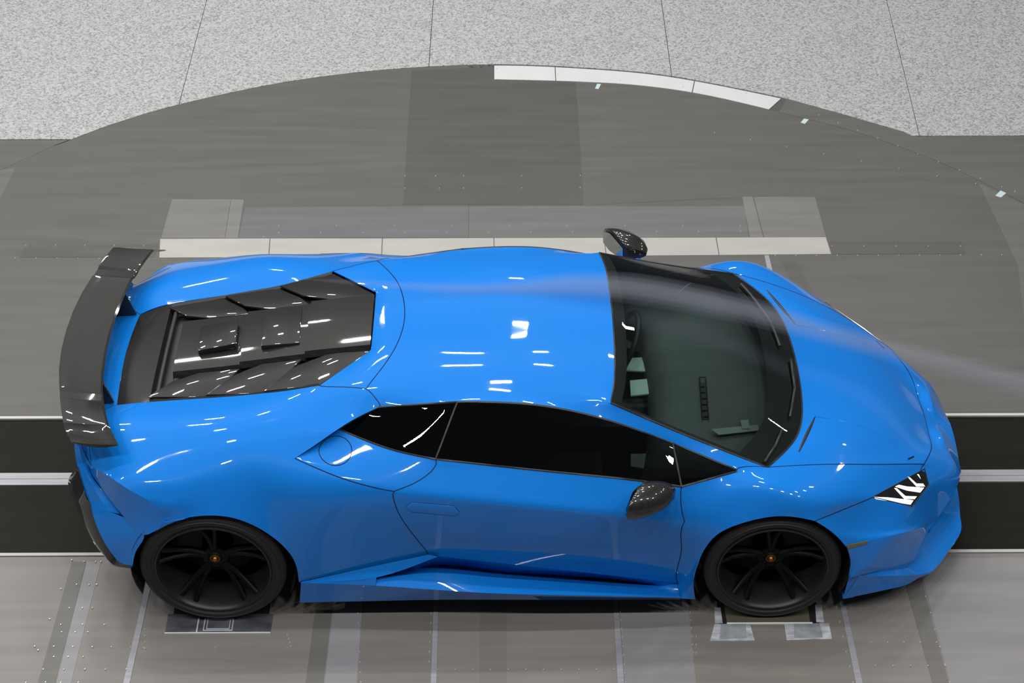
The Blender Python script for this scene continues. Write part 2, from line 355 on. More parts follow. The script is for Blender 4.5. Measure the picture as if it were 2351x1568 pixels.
for nm, poly, m, z in (('tape_piece', [(2.3652, -0.9789, 0), (2.5361, -0.9798, 0), (2.547, -1.0857, 0), (2.3341, -1.0872, 0)], TAPE, .0042), ('tape_piece', [(2.3964, -0.9791, 0), (2.5153, -0.9797, 0), (2.5096, -1.0689, 0), (2.3809, -1.0737, 0)], TAPE2, .0058),
                       ('tape_piece', [(2.6991, -0.9779, 0), (2.9144, -0.9763, 0), (2.9142, -1.0767, 0), (2.6981, -1.0837, 0)], TAPE, .0042), ('tape_piece', [(2.7471, -0.9782, 0), (2.8702, -0.9788, -0), (2.872, -1.0681, 0), (2.7351, -1.0701, -0)], TAPE2, .0058),
                       ('tape_piece', [(2.3755, -0.8711, 0), (2.405, -0.8713, 0), (2.4053, -0.9735, 0), (2.3678, -0.9733, 0)], TAPE, .0048), ('tape_piece', [(2.8643, -0.8565, 0), (2.896, -0.8567, 0), (2.8922, -0.9705, 0), (2.8547, -0.9703, 0)], TAPE, .0048)):
    v, f = prism([(q[0], q[1]) for q in poly], .0, z); link_mesh(nm, v, f, m, fl)
TEAL = mat('pale_tape', (.38, .47, .50), .5)
for poly in ([(2.0341, 4.134, 0), (2.0613, 4.1279, 0), (2.04, 4.0619, 0), (2.0159, 4.0679, 0)], [(3.4224, 3.6601, 0), (3.4535, 3.6486, 0), (3.4191, 3.5921, 0), (3.3918, 3.6091, 0)], [(4.5661, 2.7695, 0), (4.5958, 2.739, 0), (4.5511, 2.6889, 0), (4.5192, 2.7091, 0)]):
    v, f = prism([(q[0], q[1]) for q in poly], .0, .003); link_mesh('tape_piece', v, f, TEAL, fl)

# ------------------------------------------------------------------ car
CAGE_VERTS = '''a0 0.885 0 1.112
a1 0.854 -0.224 1.115
a2 0.795 -0.375 1.102
a3 0.723 -0.507 1.08
b0 1.2 0 1.124
b1 1.2 -0.25 1.131
b2 1.18 -0.42 1.12
b3 1.15 -0.53 1.094
c0 1.52 0 1.128
c1 1.52 -0.26 1.134
c2 1.5 -0.44 1.12
c3 1.47 -0.56 1.092
d0 1.89 0 1.103
d1 1.885 -0.26 1.1
d2 1.875 -0.45 1.087
d3 1.852 -0.595 1.065
e0 2.36 0 0.985
e1 2.34 -0.3 0.978
e2 2.285 -0.52 0.962
E1 0.504 -0.453 1.056
E2 0.226 -0.425 0.985
E3 -0.13 -0.4 0.93
E4 -0.36 -0.382 0.895
E5 -0.477 -0.355 0.859
E6 -0.49 0 0.885
e15 0.62 -0.34 1.072
ecf0 0.735 0 1.092
ecf1 0.733 -0.229 1.087
n1 0.44 -0.6 1.01
n0 0.67 -0.565 1.05
n2 0.17 -0.65 0.985
n3 -0.13 -0.63 0.948
n4 -0.4 -0.58 0.905
n5 -0.58 -0.52 0.868
t0 -0.66 0 0.85
t1 -0.655 -0.3 0.85
t2 -0.635 -0.5 0.852
g0 3.02 0 0.73
g1 3.02 -0.28 0.732
g2 2.97 -0.5 0.755
h0 3.27 0 0.618
h1 3.27 -0.23 0.622
h2 3.22 -0.43 0.638
i1 3.483 -0.151 0.469
i0 3.487 0 0.472
a4 0.786 -0.585 1.035
b4 1.147 -0.605 1.082
c4 1.506 -0.625 1.079
d4 1.845 -0.65 1.004
e4 2.137 -0.695 0.905
f4 2.436 -0.79 0.82
e3 2.197 -0.672 0.935
f3 2.573 -0.758 0.812
f2 2.702 -0.59 0.799
f1 2.785 -0.372 0.792
f0 2.809 -0 0.799
hm 0.607 -0.69 0.997
m1 0.507 -0.745 0.953
m2 0.694 -0.63 1.016
q1 0.505 -0.715 0.927
q2 0.693 -0.6 0.987
g 0.604 -0.65 0.96
gb 0.829 -0.745 0.925
b5 1.049 -0.8 0.907
c5 1.544 -0.82 0.851
d5 1.882 -0.835 0.818
e5 2.171 -0.855 0.783
tip 0.41 -0.8 0.915
pm 0.626 -0.877 0.862
C5 0.862 -0.912 0.813
c6 1.543 -0.935 0.731
d6 1.882 -0.935 0.683
C6 2.186 -0.932 0.638
dm1 0.891 -0.93 0.661
c7 1.526 -0.925 0.543
d7 1.87 -0.925 0.485
D1 2.188 -0.93 0.445
fl2 1.008 -0.895 0.391
c8 1.53 -0.885 0.295
d8 1.882 -0.885 0.238
D2 2.187 -0.895 0.193
D3 2.186 -0.945 0.145
S2 0.102 -0.85 0.874
S3 -0.138 -0.835 0.862
S4 -0.364 -0.79 0.849
rc0 -0.552 -0.7 0.781
rc1 -0.442 -0.81 0.816
rc2 -0.337 -0.885 0.799
rc3 -0.179 -0.945 0.744
bs0 -0.566 -0.69 0.74
bs1 -0.472 -0.8 0.688
bs2 -0.388 -0.875 0.621
AR1 -0.293 -0.945 0.577
t3 -0.593 -0.65 0.877
wS 0.282 -0.875 0.824
w2 0.522 -0.935 0.709
AR0 -0.371 -0.95 0.379
AR2 -0.191 -0.955 0.669
AR3 -0.007 -0.96 0.711
AR4 0.154 -0.96 0.686
AR5 0.296 -0.96 0.577
AR6 0.383 -0.96 0.431
AR7 0.397 -0.96 0.282
fl1 0.713 -0.93 0.342
v1 2.419 -0.875 0.771
v2 2.614 -0.89 0.8
v3 2.817 -0.875 0.737
A 3.084 -0.755 0.62
g3 2.846 -0.685 0.763
h3 3.116 -0.59 0.676
i3 3.393 -0.445 0.544
B 3.393 -0.465 0.534
C 3.41 -0.525 0.484
D 3.299 -0.685 0.494
FA0 2.267 -0.95 0.144
FA1 2.247 -0.957 0.283
FA2 2.265 -0.957 0.409
FA3 2.321 -0.957 0.553
FA4 2.431 -0.957 0.641
FA5 2.608 -0.957 0.692
FA6 2.78 -0.957 0.661
FA7 2.877 -0.955 0.579
FA8 2.951 -0.955 0.48
FA9 2.977 -0.955 0.381
FA10 2.976 -0.955 0.265
FA11 2.961 -0.955 0.151
xq 3.04 -0.865 0.518
xd 3.274 -0.745 0.449
xe 3.438 -0.555 0.353
x1 3.183 -0.845 0.459
x1b 3.321 -0.735 0.391
K3 3.472 -0.55 0.273
K4 3.376 -0.69 0.257
K5 3.284 -0.79 0.183
y1 3.114 -0.91 0.355
bl 3.031 -0.95 0.298
i2 3.462 -0.29 0.507
j0 3.556 0 0.427
j1 3.549 -0.14 0.467
j2a 3.566 -0.25 0.443
j2 3.578 -0.34 0.417
k0 3.642 0 0.382
k1 3.646 -0.15 0.347
k1b 3.642 -0.22 0.34
k2 3.635 -0.29 0.336
k3 3.574 -0.42 0.336'''
CAGE_FACES = '''roof: a0 a1 b1 b0|a1 a2 b2 b1|a2 a3 b3 b2|a3 a4 b4 b3|b0 b1 c1 c0|b1 b2 c2 c1|b2 b3 c3 c2|b3 b4 c4 c3|c0 c1 d1 d0|c1 c2 d2 d1|c2 c3 d3 d2|c3 c4 d4 d3|d3 d4 e4 e3|e3 e4 f4 f3
windshield: d0 d1 e1 e0|d1 d2 e2 e1|d2 d3 e3 e2|e0 e1 f1 f0|e1 e2 f2 f1|e2 e3 f3 f2
engine_surround: a1 a0 ecf0 ecf1|a2 a1 ecf1 e15|a3 a2 e15 E1
rear_deck: E6 E5 t1 t0|E5 n5 t2 t1|n5 rc0 t3 t2
rear_fender: a3 E1 n1 n0|n0 n1 hm m2|a3 n0 m2 a4|E1 E2 n2 n1|n1 n2 tip m1 hm|E2 E3 n3 n2|E3 E4 n4 n3|E4 E5 n5 n4|n2 S2 wS tip|n2 n3 S3 S2|n3 n4 S4 S3|n4 n5 rc0 S4|S4 rc0 rc1|S3 S4 rc1 rc2|S2 S3 rc2 rc3|rc0 bs0 bs1 rc1|rc1 bs1 bs2 rc2|rc2 bs2 AR1 rc3|rc3 AR1 AR2 AR3|S2 rc3 AR3 AR4|wS S2 AR4 AR5|tip wS w2 pm|wS AR5 AR6 w2|pm w2 dm1 C5|w2 AR6 AR7 fl1|w2 fl1 fl2 dm1|t3 rc0 bs0
pillar_recess: a4 m2 q2|m2 hm g q2|hm m1 q1 g|m1 tip q1
fuel_panel: tip pm gb g q1|gb pm C5 b5
rear_quarter_window: a4 q2 gb b4|q2 g gb|b4 gb b5
door_window: b4 b5 c5 c4|c4 c5 d5 d4|d4 d5 e5 e4
front_quarter_window: e4 e5 f4
door: b5 C5 c6 c5|c5 c6 d6 d5|d5 d6 C6 e5|C5 dm1 c7 c6|c6 c7 d7 d6|d6 d7 D1 C6|dm1 fl2 c8 c7|c7 c8 d8 d7|d7 d8 D2 D1
front_fender: e5 C6 v1 f4|f4 v1 v2 f3|f3 v2 v3 g3|g3 v3 A h3|h3 A B i3|C6 FA3 FA4 v1|v1 FA4 FA5 v2|v2 FA5 FA6 v3|v3 FA6 A|C6 D1 FA2 FA3|D1 D2 FA1 FA2|D2 D3 FA0 FA1
hood: f0 f1 g1 g0|f1 f2 g2 g1|f2 f3 g3 g2|g0 g1 h1 h0|g1 g2 h2 h1|g2 g3 h3 h2|h0 h1 i1 i0|h1 h2 i2 i1|h2 h3 i3 i2
front_bumper: i0 i1 j1 j0|i1 i2 j2a j1|i2 i3 j2 j2a|i3 B C j2|C xe K3 k3|C k3 j2|j0 j1 k1 k0|j1 j2a k1b k1|j2a j2 k2 k1b|j2 k3 k2|FA6 FA7 xq A|FA7 FA8 x1 xq|A xq xd D|xq x1 x1b xd|xd x1b K3 xe|D xd xe C|FA8 FA9 y1 x1|FA9 FA10 bl y1|x1 y1 K4 x1b|x1b K4 K3|y1 bl K5|y1 K5 K4
headlight: A D C B'''
CAGE_CREASES = '''rc0 rc1 rc2 rc3: 1
C5 c6 d6 C6: 0.55
i0 i1 i2 i3: 0.5
j0 j1 j2a j2: 0.6
FA8 x1 x1b K3: 0.7
tip m1 hm m2 a4: 1
tip pm C5: 0.9
C5 dm1 fl2: 0.5
a3 a4: 0.3
a0 a1 a2 a3: 0.1
rc0 bs0: 1
f0 f1 f2 f3: 1
f3 g3 h3 i3: 0.4
d0 d1 d2 d3: 1
d3 e3 f3: 1
a4 b4 c4 d4 e4 f4: 1
g gb b5 c5 d5 e5 f4: 1
a4 q2 g: 1
tip q1 g: 1
b4 b5: 1
e4 e5: 1
A D C B A: 1
ecf0 ecf1 e15 E1 E2 E3 E4 E5 E6: 1
bs0 bs1 bs2 AR1: 1
FA6 A: 0.6
j2 C: 0.4'''
CAGE_CORNERS = 'D2 fl2 rc3 rc0 e5 i3 d3 f3 a4 f4 A B C D E1 E5 ecf1 tip'
car = empty('car', (1.31, 0, 0))
tag(car, 'bright blue low sports car with black wheels and carbon rear wing', 'car')
CARINV = Matrix.Translation((-1.31, 0, 0))
PARTS = {'_': None}
V = {}
for l in CAGE_VERTS.split('\n'):
    t = l.split(); V[t[0]] = Vector([float(q) for q in t[1:]])
tags = []; ids = {}; verts = []
def vid(n, s):
    if abs(V[n].y) < 1e-3: s = 0
    if (n, s) not in ids:
        ids[(n, s)] = len(verts); q = V[n]; verts.append(Vector((q.x, q.y if s == 0 else -q.y, q.z if True else 0)))
    return ids[(n, s)]
faces = []; ftag = []
for l in CAGE_FACES.split('\n'):
    k, r = l.split(': ')
    tags.append(k)
    for fc in r.split('|'):
        for s in (0, 1):
            idx = [vid(n, s) for n in fc.split()]
            faces.append(idx if s == 0 else idx[::-1]); ftag.append((len(tags) - 1) * 2 + s)
me = bpy.data.meshes.new('body_cage'); me.from_pydata(verts, [], faces)
bm = bmesh.new(); bm.from_mesh(me)
bm.faces.ensure_lookup_table()
tl = bm.faces.layers.int.new('part')
for i, fc in enumerate(bm.faces): fc[tl] = ftag[i]
bmesh.ops.recalc_face_normals(bm, faces=bm.faces)
bm.verts.ensure_lookup_table()
cl = bm.edges.layers.float.new('crease_edge')
for l in CAGE_CREASES.split('\n'):
    ch, val = l.split(': '); ch = ch.split()
    for a, b in zip(ch, ch[1:]):
        for s in (0, 1):
            e = bm.edges.get((bm.verts[vid(a, s)], bm.verts[vid(b, s)]))
            if e: e[cl] = float(val)
            else: print('NO EDGE', a, b)
vl = bm.verts.layers.float.new('crease_vert')
for n in CAGE_CORNERS.split():
    for s in (0, 1): bm.verts[vid(n, s)][vl] = 1.0
# orientation: outward
ctr = Vector((1.3, 0, .5))
bm.faces.ensure_lookup_table()
up = sum(1 if fc.normal.z > 0 else -1 for fc in bm.faces)
if up < 0: bmesh.ops.reverse_faces(bm, faces=bm.faces)
bm.to_mesh(me); bm.free()
cage = bpy.data.objects.new('body_cage', me); C.objects.link(cage)
md = cage.modifiers.new('s', 'SUBSURF'); md.levels = 3; md.render_levels = 3; md.use_limit_surface = True; md.boundary_smooth = 'PRESERVE_CORNERS'
target = [v.co.copy() for v in me.vertices]
for it in range(6):
    dg = bpy.context.evaluated_depsgraph_get(); ev = cage.evaluated_get(dg).to_mesh()
    err = 0
    new = []
    for i, t in enumerate(target):
        d = t - ev.vertices[i].co; err = max(err, d.length)
        new.append(me.vertices[i].co + d * .9)
    cage.evaluated_get(dg).to_mesh_clear()
    for i, q in enumerate(new): me.vertices[i].co = q
    me.update(); cage.data.update_tag(); bpy.context.view_layer.update()

dg = bpy.context.evaluated_depsgraph_get(); fm = bpy.data.meshes.new_from_object(cage.evaluated_get(dg))
pa = fm.attributes['part'].data
ptag = [pa[i].value for i in range(len(fm.polygons))]
bpy.data.objects.remove(cage)
FV = [v.co.copy() for v in fm.vertices]
FN = [v.normal.copy() for v in fm.vertices]
polys = [list(q.vertices) for q in fm.polygons]
# edges between different parts -> seams
emap = {}
for i, q in enumerate(polys):
    for a, b in zip(q, q[1:] + q[:1]):
        emap.setdefault((min(a, b), max(a, b)), []).append(i)
merge = {'roof', 'windshield', 'hood', 'rear_deck', 'engine_surround', 'front_bumper'}
def part_key(tg):
    n = tags[tg // 2]
    if n == 'pillar_recess': n = 'rear_fender'
    if n == 'fuel_panel': n = 'fuel_panel'
    return (n, 0 if n in merge else tg % 2)
groups = {}
for i, tg in enumerate(ptag): groups.setdefault(part_key(tg), []).append(i)
names = {'roof': 'roof', 'windshield': 'windshield', 'rear_deck': 'rear_deck', 'engine_surround': 'engine_surround', 'rear_fender': 'rear_fender', 'fuel_panel': 'side_panel', 'rear_quarter_window': 'quarter_window',
         'door_window': 'door_window', 'front_quarter_window': 'quarter_window', 'door': 'door', 'front_fender': 'front_fender', 'hood': 'hood', 'front_bumper': 'front_bumper', 'headlight': 'headlight'}
pobj = {}
fm.polygons.foreach_set('use_smooth', [True] * len(fm.polygons)); fm.set_sharp_from_angle(angle=math.radians(32))
CN = [Vector(c_.vector) for c_ in fm.corner_normals]
LS = [q.loop_start for q in fm.polygons]
PCN = [[CN[LS[i] + j] for j in range(len(polys[i]))] for i in range(len(polys))]
def shell(name, idxs, m, th=0.0, off=0.0, parent=None):
    """part made of the given faces of the fitted body surface, with the surface's own normals and a thin inner skin"""
    rm = {}; vs = []; fs = []; ns = []
    for i in idxs:
        q = []
        for a in polys[i]:
            if a not in rm: rm[a] = len(vs); vs.append(FV[a] + FN[a] * off)
            q.append(rm[a])
        fs.append(q); ns += PCN[i]
    if th:
        n = len(vs); inv = {b_: a_ for a_, b_ in rm.items()}
        vs += [vs[k] - FN[inv[k]] * th for k in range(n)]
        ed = {}
        for q in fs:
            for a, b in zip(q, q[1:] + q[:1]): ed[(a, b)] = 1
        base = list(fs)
        for q, i in zip(base, idxs):
            fs.append([a + n for a in q[::-1]]); ns += [-x for x in PCN[i][::-1]]
        for (a, b) in ed:
            if (b, a) not in ed:
                q = (b, a, a + n, b + n); fs.append(q)
                nn = (vs[a] - vs[b]).cross(vs[a + n] - vs[b]).normalized(); ns += [nn] * 4
    me = bpy.data.meshes.new(name); me.from_pydata([tuple(v) for v in vs], [], fs); me.materials.append(m)
    me.polygons.foreach_set('use_smooth', [True] * len(me.polygons))
    me.update(); me.normals_split_custom_set([tuple(x) for x in ns])
    o = bpy.data.objects.new(name, me); C.objects.link(o); o.parent = parent or car
    if parent is None: o.matrix_parent_inverse = CARINV
    return o
for key, fl_ in groups.items():
    n = key[0]
    m = GLASS if n == 'windshield' else TINT if 'window' in n else DARKPAINT if n == 'headlight' else PAINT
    pobj[key] = shell(names[n], fl_, m, .006 if m is PAINT else 0)
pobj[('windshield', 0)]['label'] = 'clear curved windscreen'
def kid(o, par=None):
    o.parent = par or car
    if par is None: o.matrix_parent_inverse = CARINV
    return o
# seams
def chains(edges):
    adj = {}
    for a, b in edges: adj.setdefault(a, []).append(b); adj.setdefault(b, []).append(a)
    seen = set(); out = []
    ends = [k for k, q in adj.items() if len(q) != 2] + list(adj)
    for s in ends:
        for nx in adj[s]:
            if (min(s, nx), max(s, nx)) in seen: continue
            ch = [s]; cur = nx; prev = s
            seen.add((min(s, nx), max(s, nx)))
            while True:
                ch.append(cur)
                c2 = [x for x in adj[cur] if (min(cur, x), max(cur, x)) not in seen]
                if len(adj[cur]) != 2 or not c2: break
                seen.add((min(cur, c2[0]), max(cur, c2[0]))); prev, cur = cur, c2[0]
            out.append(ch)
    return out
pairs = {}
for (a, b), fs in emap.items():
    if len(fs) == 2:
        k1, k2 = sorted((part_key(ptag[fs[0]]), part_key(ptag[fs[1]])))
        if k1 != k2: pairs.setdefault((k1, k2), []).append((a, b))
for (k1, k2), es in pairs.items():
    n1, n2 = k1[0], k2[0]; r = .0026
    glassy = [x for x in (n1, n2) if 'window' in x or x == 'windshield']
    host = pobj[k1] if not ('window' in n1 or n1 == 'windshield') else pobj[k2]
    if {n1, n2} == {'rear_deck', 'rear_fender'}: r = .0022
    if glassy: r = .0055
    for ch in chains(es):
        if len(ch) < 2: continue
        pts = [FV[i] - FN[i] * (r * .35) for i in ch]
        o = tube('panel_gap' if not glassy else 'window_trim', pts, r, BLACK if glassy or 'headlight' in (n1, n2) else SEAM)
        o.parent = host
        if host.parent is car: o.matrix_parent_inverse = Matrix.Identity(4); o.matrix_local = CARINV @ Matrix.Identity(4) if False else Matrix.Identity(4)
from mathutils.bvhtree import BVHTree
BV = BVHTree.FromPolygons(FV, polys)
def snap(P, off=0.0):
    co, nn, i, d = BV.find_nearest(Vector(P))
    if nn.dot(FN[polys[i][0]]) < 0: nn = -nn
    return co + nn * off
def hostkey(n, s=0): return pobj[(n, 0 if n in merge else s)]
def both(fn):
    fn(lambda P: Vector(P), 0); fn(lambda P: Vector(mir(P)), 1)
def dense(pts, n=8):
    out = []
    for a, b in zip(pts, pts[1:]):
        for k in range(n): out.append(Vector(a).lerp(Vector(b), k / n))
    return out + [Vector(pts[-1])]
def line_on(name, pts, r, m, host, off=0.0, n=8):
    o = tube(name, [snap(q, off) for q in dense(pts, n)], r, m, host); return o

# -- windscreen black border; its wide base band paints in the cowl reflection
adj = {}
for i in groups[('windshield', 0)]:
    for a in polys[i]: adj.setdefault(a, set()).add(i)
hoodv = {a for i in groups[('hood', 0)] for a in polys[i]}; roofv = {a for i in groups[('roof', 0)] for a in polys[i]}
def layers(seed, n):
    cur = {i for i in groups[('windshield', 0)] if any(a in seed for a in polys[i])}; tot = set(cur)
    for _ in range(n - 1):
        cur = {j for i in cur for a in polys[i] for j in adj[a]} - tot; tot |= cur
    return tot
frit_reflection = layers(hoodv, 3) | layers(roofv, 1)
shell('windscreen_border', sorted(frit_reflection), BLACK, 0, -.003, parent=hostkey('windshield'))

# -- wheels
def wheel(x, s, R, W, yo, rim):
    c = Vector((x, s * yo, R))
    root = empty('wheel'); root.parent = car; root.matrix_parent_inverse = CARINV
    def lathe(name, prof, m, seg=96, ang=30):
        rows = []
        for k in range(seg):
            a = 2 * math.pi * k / seg
            rows.append([Vector((x + r * math.cos(a), s * y, R + r * math.sin(a))) for r, y in prof])
        rows.append(rows[0]); o = loft(name, rows, m, root, True, angle=ang)
        bm = bmesh.new(); bm.from_mesh(o.data); bmesh.ops.remove_doubles(bm, verts=bm.verts, dist=1e-5); bmesh.ops.recalc_face_normals(bm, faces=bm.faces)
        bm.to_mesh(o.data); bm.free(); return o
    y0 = yo - W
    tp = [(rim + .004, y0 + .03), (rim + .02, y0 + .008), (R - .03, y0), (R - .006, y0 + .02), (R, y0 + .04), (R, yo - .045), (R - .005, yo - .022), (R - .022, yo - .006), (R - .045, yo + .001),
          (rim + .035, yo + .002), (rim + .02, yo - .001), (rim + .014, yo - .007), (rim + .002, yo - .010)]
    lathe('tyre', tp, RUBBER)
    # moulded ring on the sidewall
    lathe('sidewall_ring', [(rim + .034, yo + .0025), (rim + .036, yo + .0045), (rim + .041, yo + .0045), (rim + .043, yo + .0015)], RUBBER)
    lathe('rim', [(rim + .003, yo - .012), (rim, yo - .004), (rim - .008, yo - .004), (rim - .012, yo - .012), (rim - .018, yo - .022), (rim - .026, yo - .06), (rim - .032, yo - .12), (rim - .02, y0 + .02)], RIMLIP)
    hub = yo - .095
    # brake disc behind the spokes
    lathe('brake_disc', [(.02, hub - .10), (.19, hub - .10), (.19, hub - .125), (.02, hub - .125)], mat('brake_steel', (.012, .012, .012), .5, metal=.3), 48)
    # spokes
    for k in range(5):
        a0 = 2 * math.pi * k / 5 + .35
        for d in (-.13, .13):
            def pt(r, da, y): return Vector((x + r * math.cos(a0 + da), s * y, R + r * math.sin(a0 + da)))
            rows = []
            for r, hw, y in ((.05, .016, hub), (.12, .014, hub + .004), (.19, .012, hub + .03), (rim - .02, .014, yo - .03)):
                cen = d * (1.2 - (.6 * (1 - r / rim)))
                e = hw / r
                rows.append([pt(r, cen - e, y), pt(r, cen - e * .5, y + .008), pt(r, cen + e * .5, y + .008), pt(r, cen + e, y), pt(r, cen + e * .6, y - .022), pt(r, cen - e * .6, y - .022)])
            loft('spoke', rows, RIM, root, True, True, True, 40)
    lathe('hub', [(.0001, hub + .012), (.028, hub + .012), (.034, hub + .006), (.06, hub + .004), (.07, hub - .02), (.075, hub - .10)], RIM, 32)
    lathe('centre_cap', [(.0001, hub + .022), (.009, hub + .022), (.012, hub + .018), (.014, hub + .010)], GOLD, 24)
    lathe('cap_ring', [(.019, hub + .0125), (.0195, hub + .014), (.022, hub + .014), (.0225, hub + .0125)], GOLD, 24)
    return root
for s in (-1, 1):
    wheel(0.0, s, .3455, .29, .950, .272)
    wheel(2.62, s, .3275, .235, .945, .262)

# -- wheel housings, underbody
LINER = mat('liner_black', (.004, .004, .004), .8)
for s in (-1, 1):
    for x, R, r, w_ in ((0, .3455, .385, .36), (2.615, .33, .372, .36)):
        rows = []
        for k in range(25):
            a = math.radians(-25 + 230 * k / 24)
            rows.append([Vector((x + r * math.cos(a), s * yy, max(.12, R + r * math.sin(a) * (1 if r * math.sin(a) < .35 else .97)))) for yy in (.94, .93 - w_)])
        kid(loft('wheel_arch_liner', rows, LINER))
        v, f = [], []
        n = 24; yy = s * (.93 - w_)
        v = [(x + r * math.cos(2 * math.pi * k / n), yy, max(.12, R + r * .97 * math.sin(2 * math.pi * k / n))) for k in range(n)]
        kid(link_mesh('wheel_arch_liner', v, [tuple(range(n))], LINER))
v, f = prism([(-.42, -.52), (.5, -.56), (.52, -.90), (2.12, -.90), (2.14, -.55), (3.1, -.55), (3.12, -.85), (3.22, -.82), (3.42, -.5), (3.52, 0), (3.42, .5), (3.22, .82), (3.12, .85), (3.1, .55), (2.14, .55), (2.12, .90), (.52, .90), (.5, .56), (-.42, .52)], .095, .14)
kid(link_mesh('underbody', v, f, BLACK))
for s in (-1, 1):   # axle blocks tie the wheels to the floor pan
    for x, R in ((0, .3455), (2.62, .3275)):
        kid(tube('axle', [(x, s * .5, R), (x, s * .84, R)], .035, BLACK, None, 10))

# -- interior
def interior():
    rows = []
    for x, z in ((2.78, .74), (2.6, .745), (2.4, .735), (2.22, .73), (2.12, .70), (2.08, .60), (2.10, .40)):
        rows.append([Vector((x - .10 * (y / .7) ** 2, y, z - .02 * (y / .7) ** 2)) for y in [-.72 + .12 * k for k in range(13)]])
    d = kid(loft('dashboard', rows, INTER, angle=60))
    for s in (-1, 1):
        v, f = prism([(2.36, s * .10), (2.40, s * .10), (2.34, s * .42), (2.30, s * .42)], .735, .742)
    # vent outline seen through the glass
    ring = [(2.33, -.02), (2.36, -.02), (2.345, -.34), (2.315, -.34), (2.33, -.02)]
    tube('dash_vent', [(a, b, .745) for a, b in ring], .003, BLACK, d)
    for k in range(6):
        y = -.06 - k * .045
        v, f = prism([(2.325, y), (2.352, y), (2.350, y - .03), (2.323, y - .03)], .738, .744); link_mesh('vent_slat', v, f, BLACK, d)
    pl = mat('dash_plate_grey', (.16, .19, .19), .5)
    for q in ([(2.3488, -0.4286, 0.76), (2.5746, -0.398, 0.76), (2.574, -0.4392, 0.76), (2.3801, -0.4697, 0.76)], [(2.4937, -0.3715, 0.765), (2.532, -0.3653, 0.765), (2.5329, -0.4321, 0.765), (2.4955, -0.4319, 0.765)]):
        slab('dash_label', [tuple(p_) for p_ in q][::-1], .003, pl, d, 0)
    # tub
    v, f = prism([(.85, -.70), (2.15, -.76), (2.7, -.70), (2.7, .70), (2.15, .76), (.85, .70)], .14, .18)
    kid(link_mesh('cabin_floor', v, f, BLACK))
    rows = [[(x, y, z) for x, y in ((.80, -.60), (.80, .60))] for z in (.18, .95)]
    kid(loft('rear_bulkhead', rows, BLACK))
    for s in (-1, 1):
        kid(loft('door_card', [[(x, s * y, z) for x, y in ((.85, .74), (1.5, .78), (2.2, .80))] for z, in ((.18,), (.72,))], BLACK))
        for nm, prof in (('seat', None),):
            r_ = empty('seat'); r_.parent = car; r_.matrix_parent_inverse = CARINV
            y = s * .38
            loft('seat_cushion', [[Vector((x, y + dy, z)) for dy, z in ((-.25, .28), (-.24, .36), (-.15, .33), (.15, .33), (.24, .36), (.25, .28))] for x in (1.35, 1.75, 1.85)], BLACK, r_, True, False, True, 40)
            rows = []
            for t, x, z, hw in ((0, 1.38, .33, .24), (.3, 1.27, .52, .25), (.6, 1.16, .74, .24), (.75, 1.12, .82, .15), (1, 1.06, .93, .12)):
                rows.append([Vector((x + dx, y + dy * hw, z)) for dx, dy in ((.07, -1), (.01, -.6), (0, 0), (.01, .6), (.07, 1), (-.05, .9), (-.07, 0), (-.05, -.9))])
            loft('seat_backrest', rows, BLACK, r_, True, True, True, 50)
    # steering wheel
    c0 = Vector((1.98, .38, .64)); ax = Vector((-.9, 0, .42)).normalized(); e1 = Vector((0, 1, 0)); e2 = ax.cross(e1)
    sw = kid(tube('steering_wheel', [c0 + (e1 * math.cos(a) + e2 * math.sin(a)) * .17 for a in [2 * math.pi * k / 24 for k in range(25)]], .015, BLACK, None, 8))
    tube('steering_column', [c0, c0 - ax * .25], .03, BLACK, sw); tube('spoke', [c0 + e1 * .165, c0, c0 - e1 * .165], .014, BLACK, sw)
    # pale centre console panels
    for q in ([(1.9778, 0.2887, 0.62), (2.1664, 0.3021, 0.62), (2.1696, 0.2239, 0.62), (2.1308, 0.1784, 0.62), (1.9811, 0.1896, 0.62)], [(1.9985, 0.1094, 0.62), (2.1695, 0.1329, 0.62), (2.1671, 0.0707, 0.62), (2.1233, 0.0093, 0.62), (1.9957, -0.0104, 0.62)],
              [(1.9719, -0.4247, 0.6), (2.1004, -0.4191, 0.6), (2.0916, -0.5436, 0.6), (1.9667, -0.5121, 0.6)]):
        kid(slab('console_panel', [tuple(p_) for p_ in q][::-1], .01, INTER2, None, .002))['label'] = 'pale grey-green cabin panel'
    v, f = prism([(1.2, -.11), (2.12, -.11), (2.12, .11), (1.2, .11)], .18, .50); kid(link_mesh('centre_console', v, f, BLACK))
interior()

# -- wipers
def wiper(base, mid, tip, y):
    o = line_on('wiper', [base, mid, tip], .007, BLACK, hostkey('windshield'), .012, 6)
    return o
wiper((2.5945, 0.62, 0.8365), (2.7044, 0.3, 0.8257), (2.73, 0.1, 0.8294), 0)
wiper((2.7736, 0.02, 0.8102), (2.7592, -0.2, 0.7974), (2.7091, -0.42, 0.8057), 0)
wiper((2.5547, -0.74, 0.8143), (2.6144, -0.63, 0.8129), (2.6588, -0.52, 0.8109), 0)

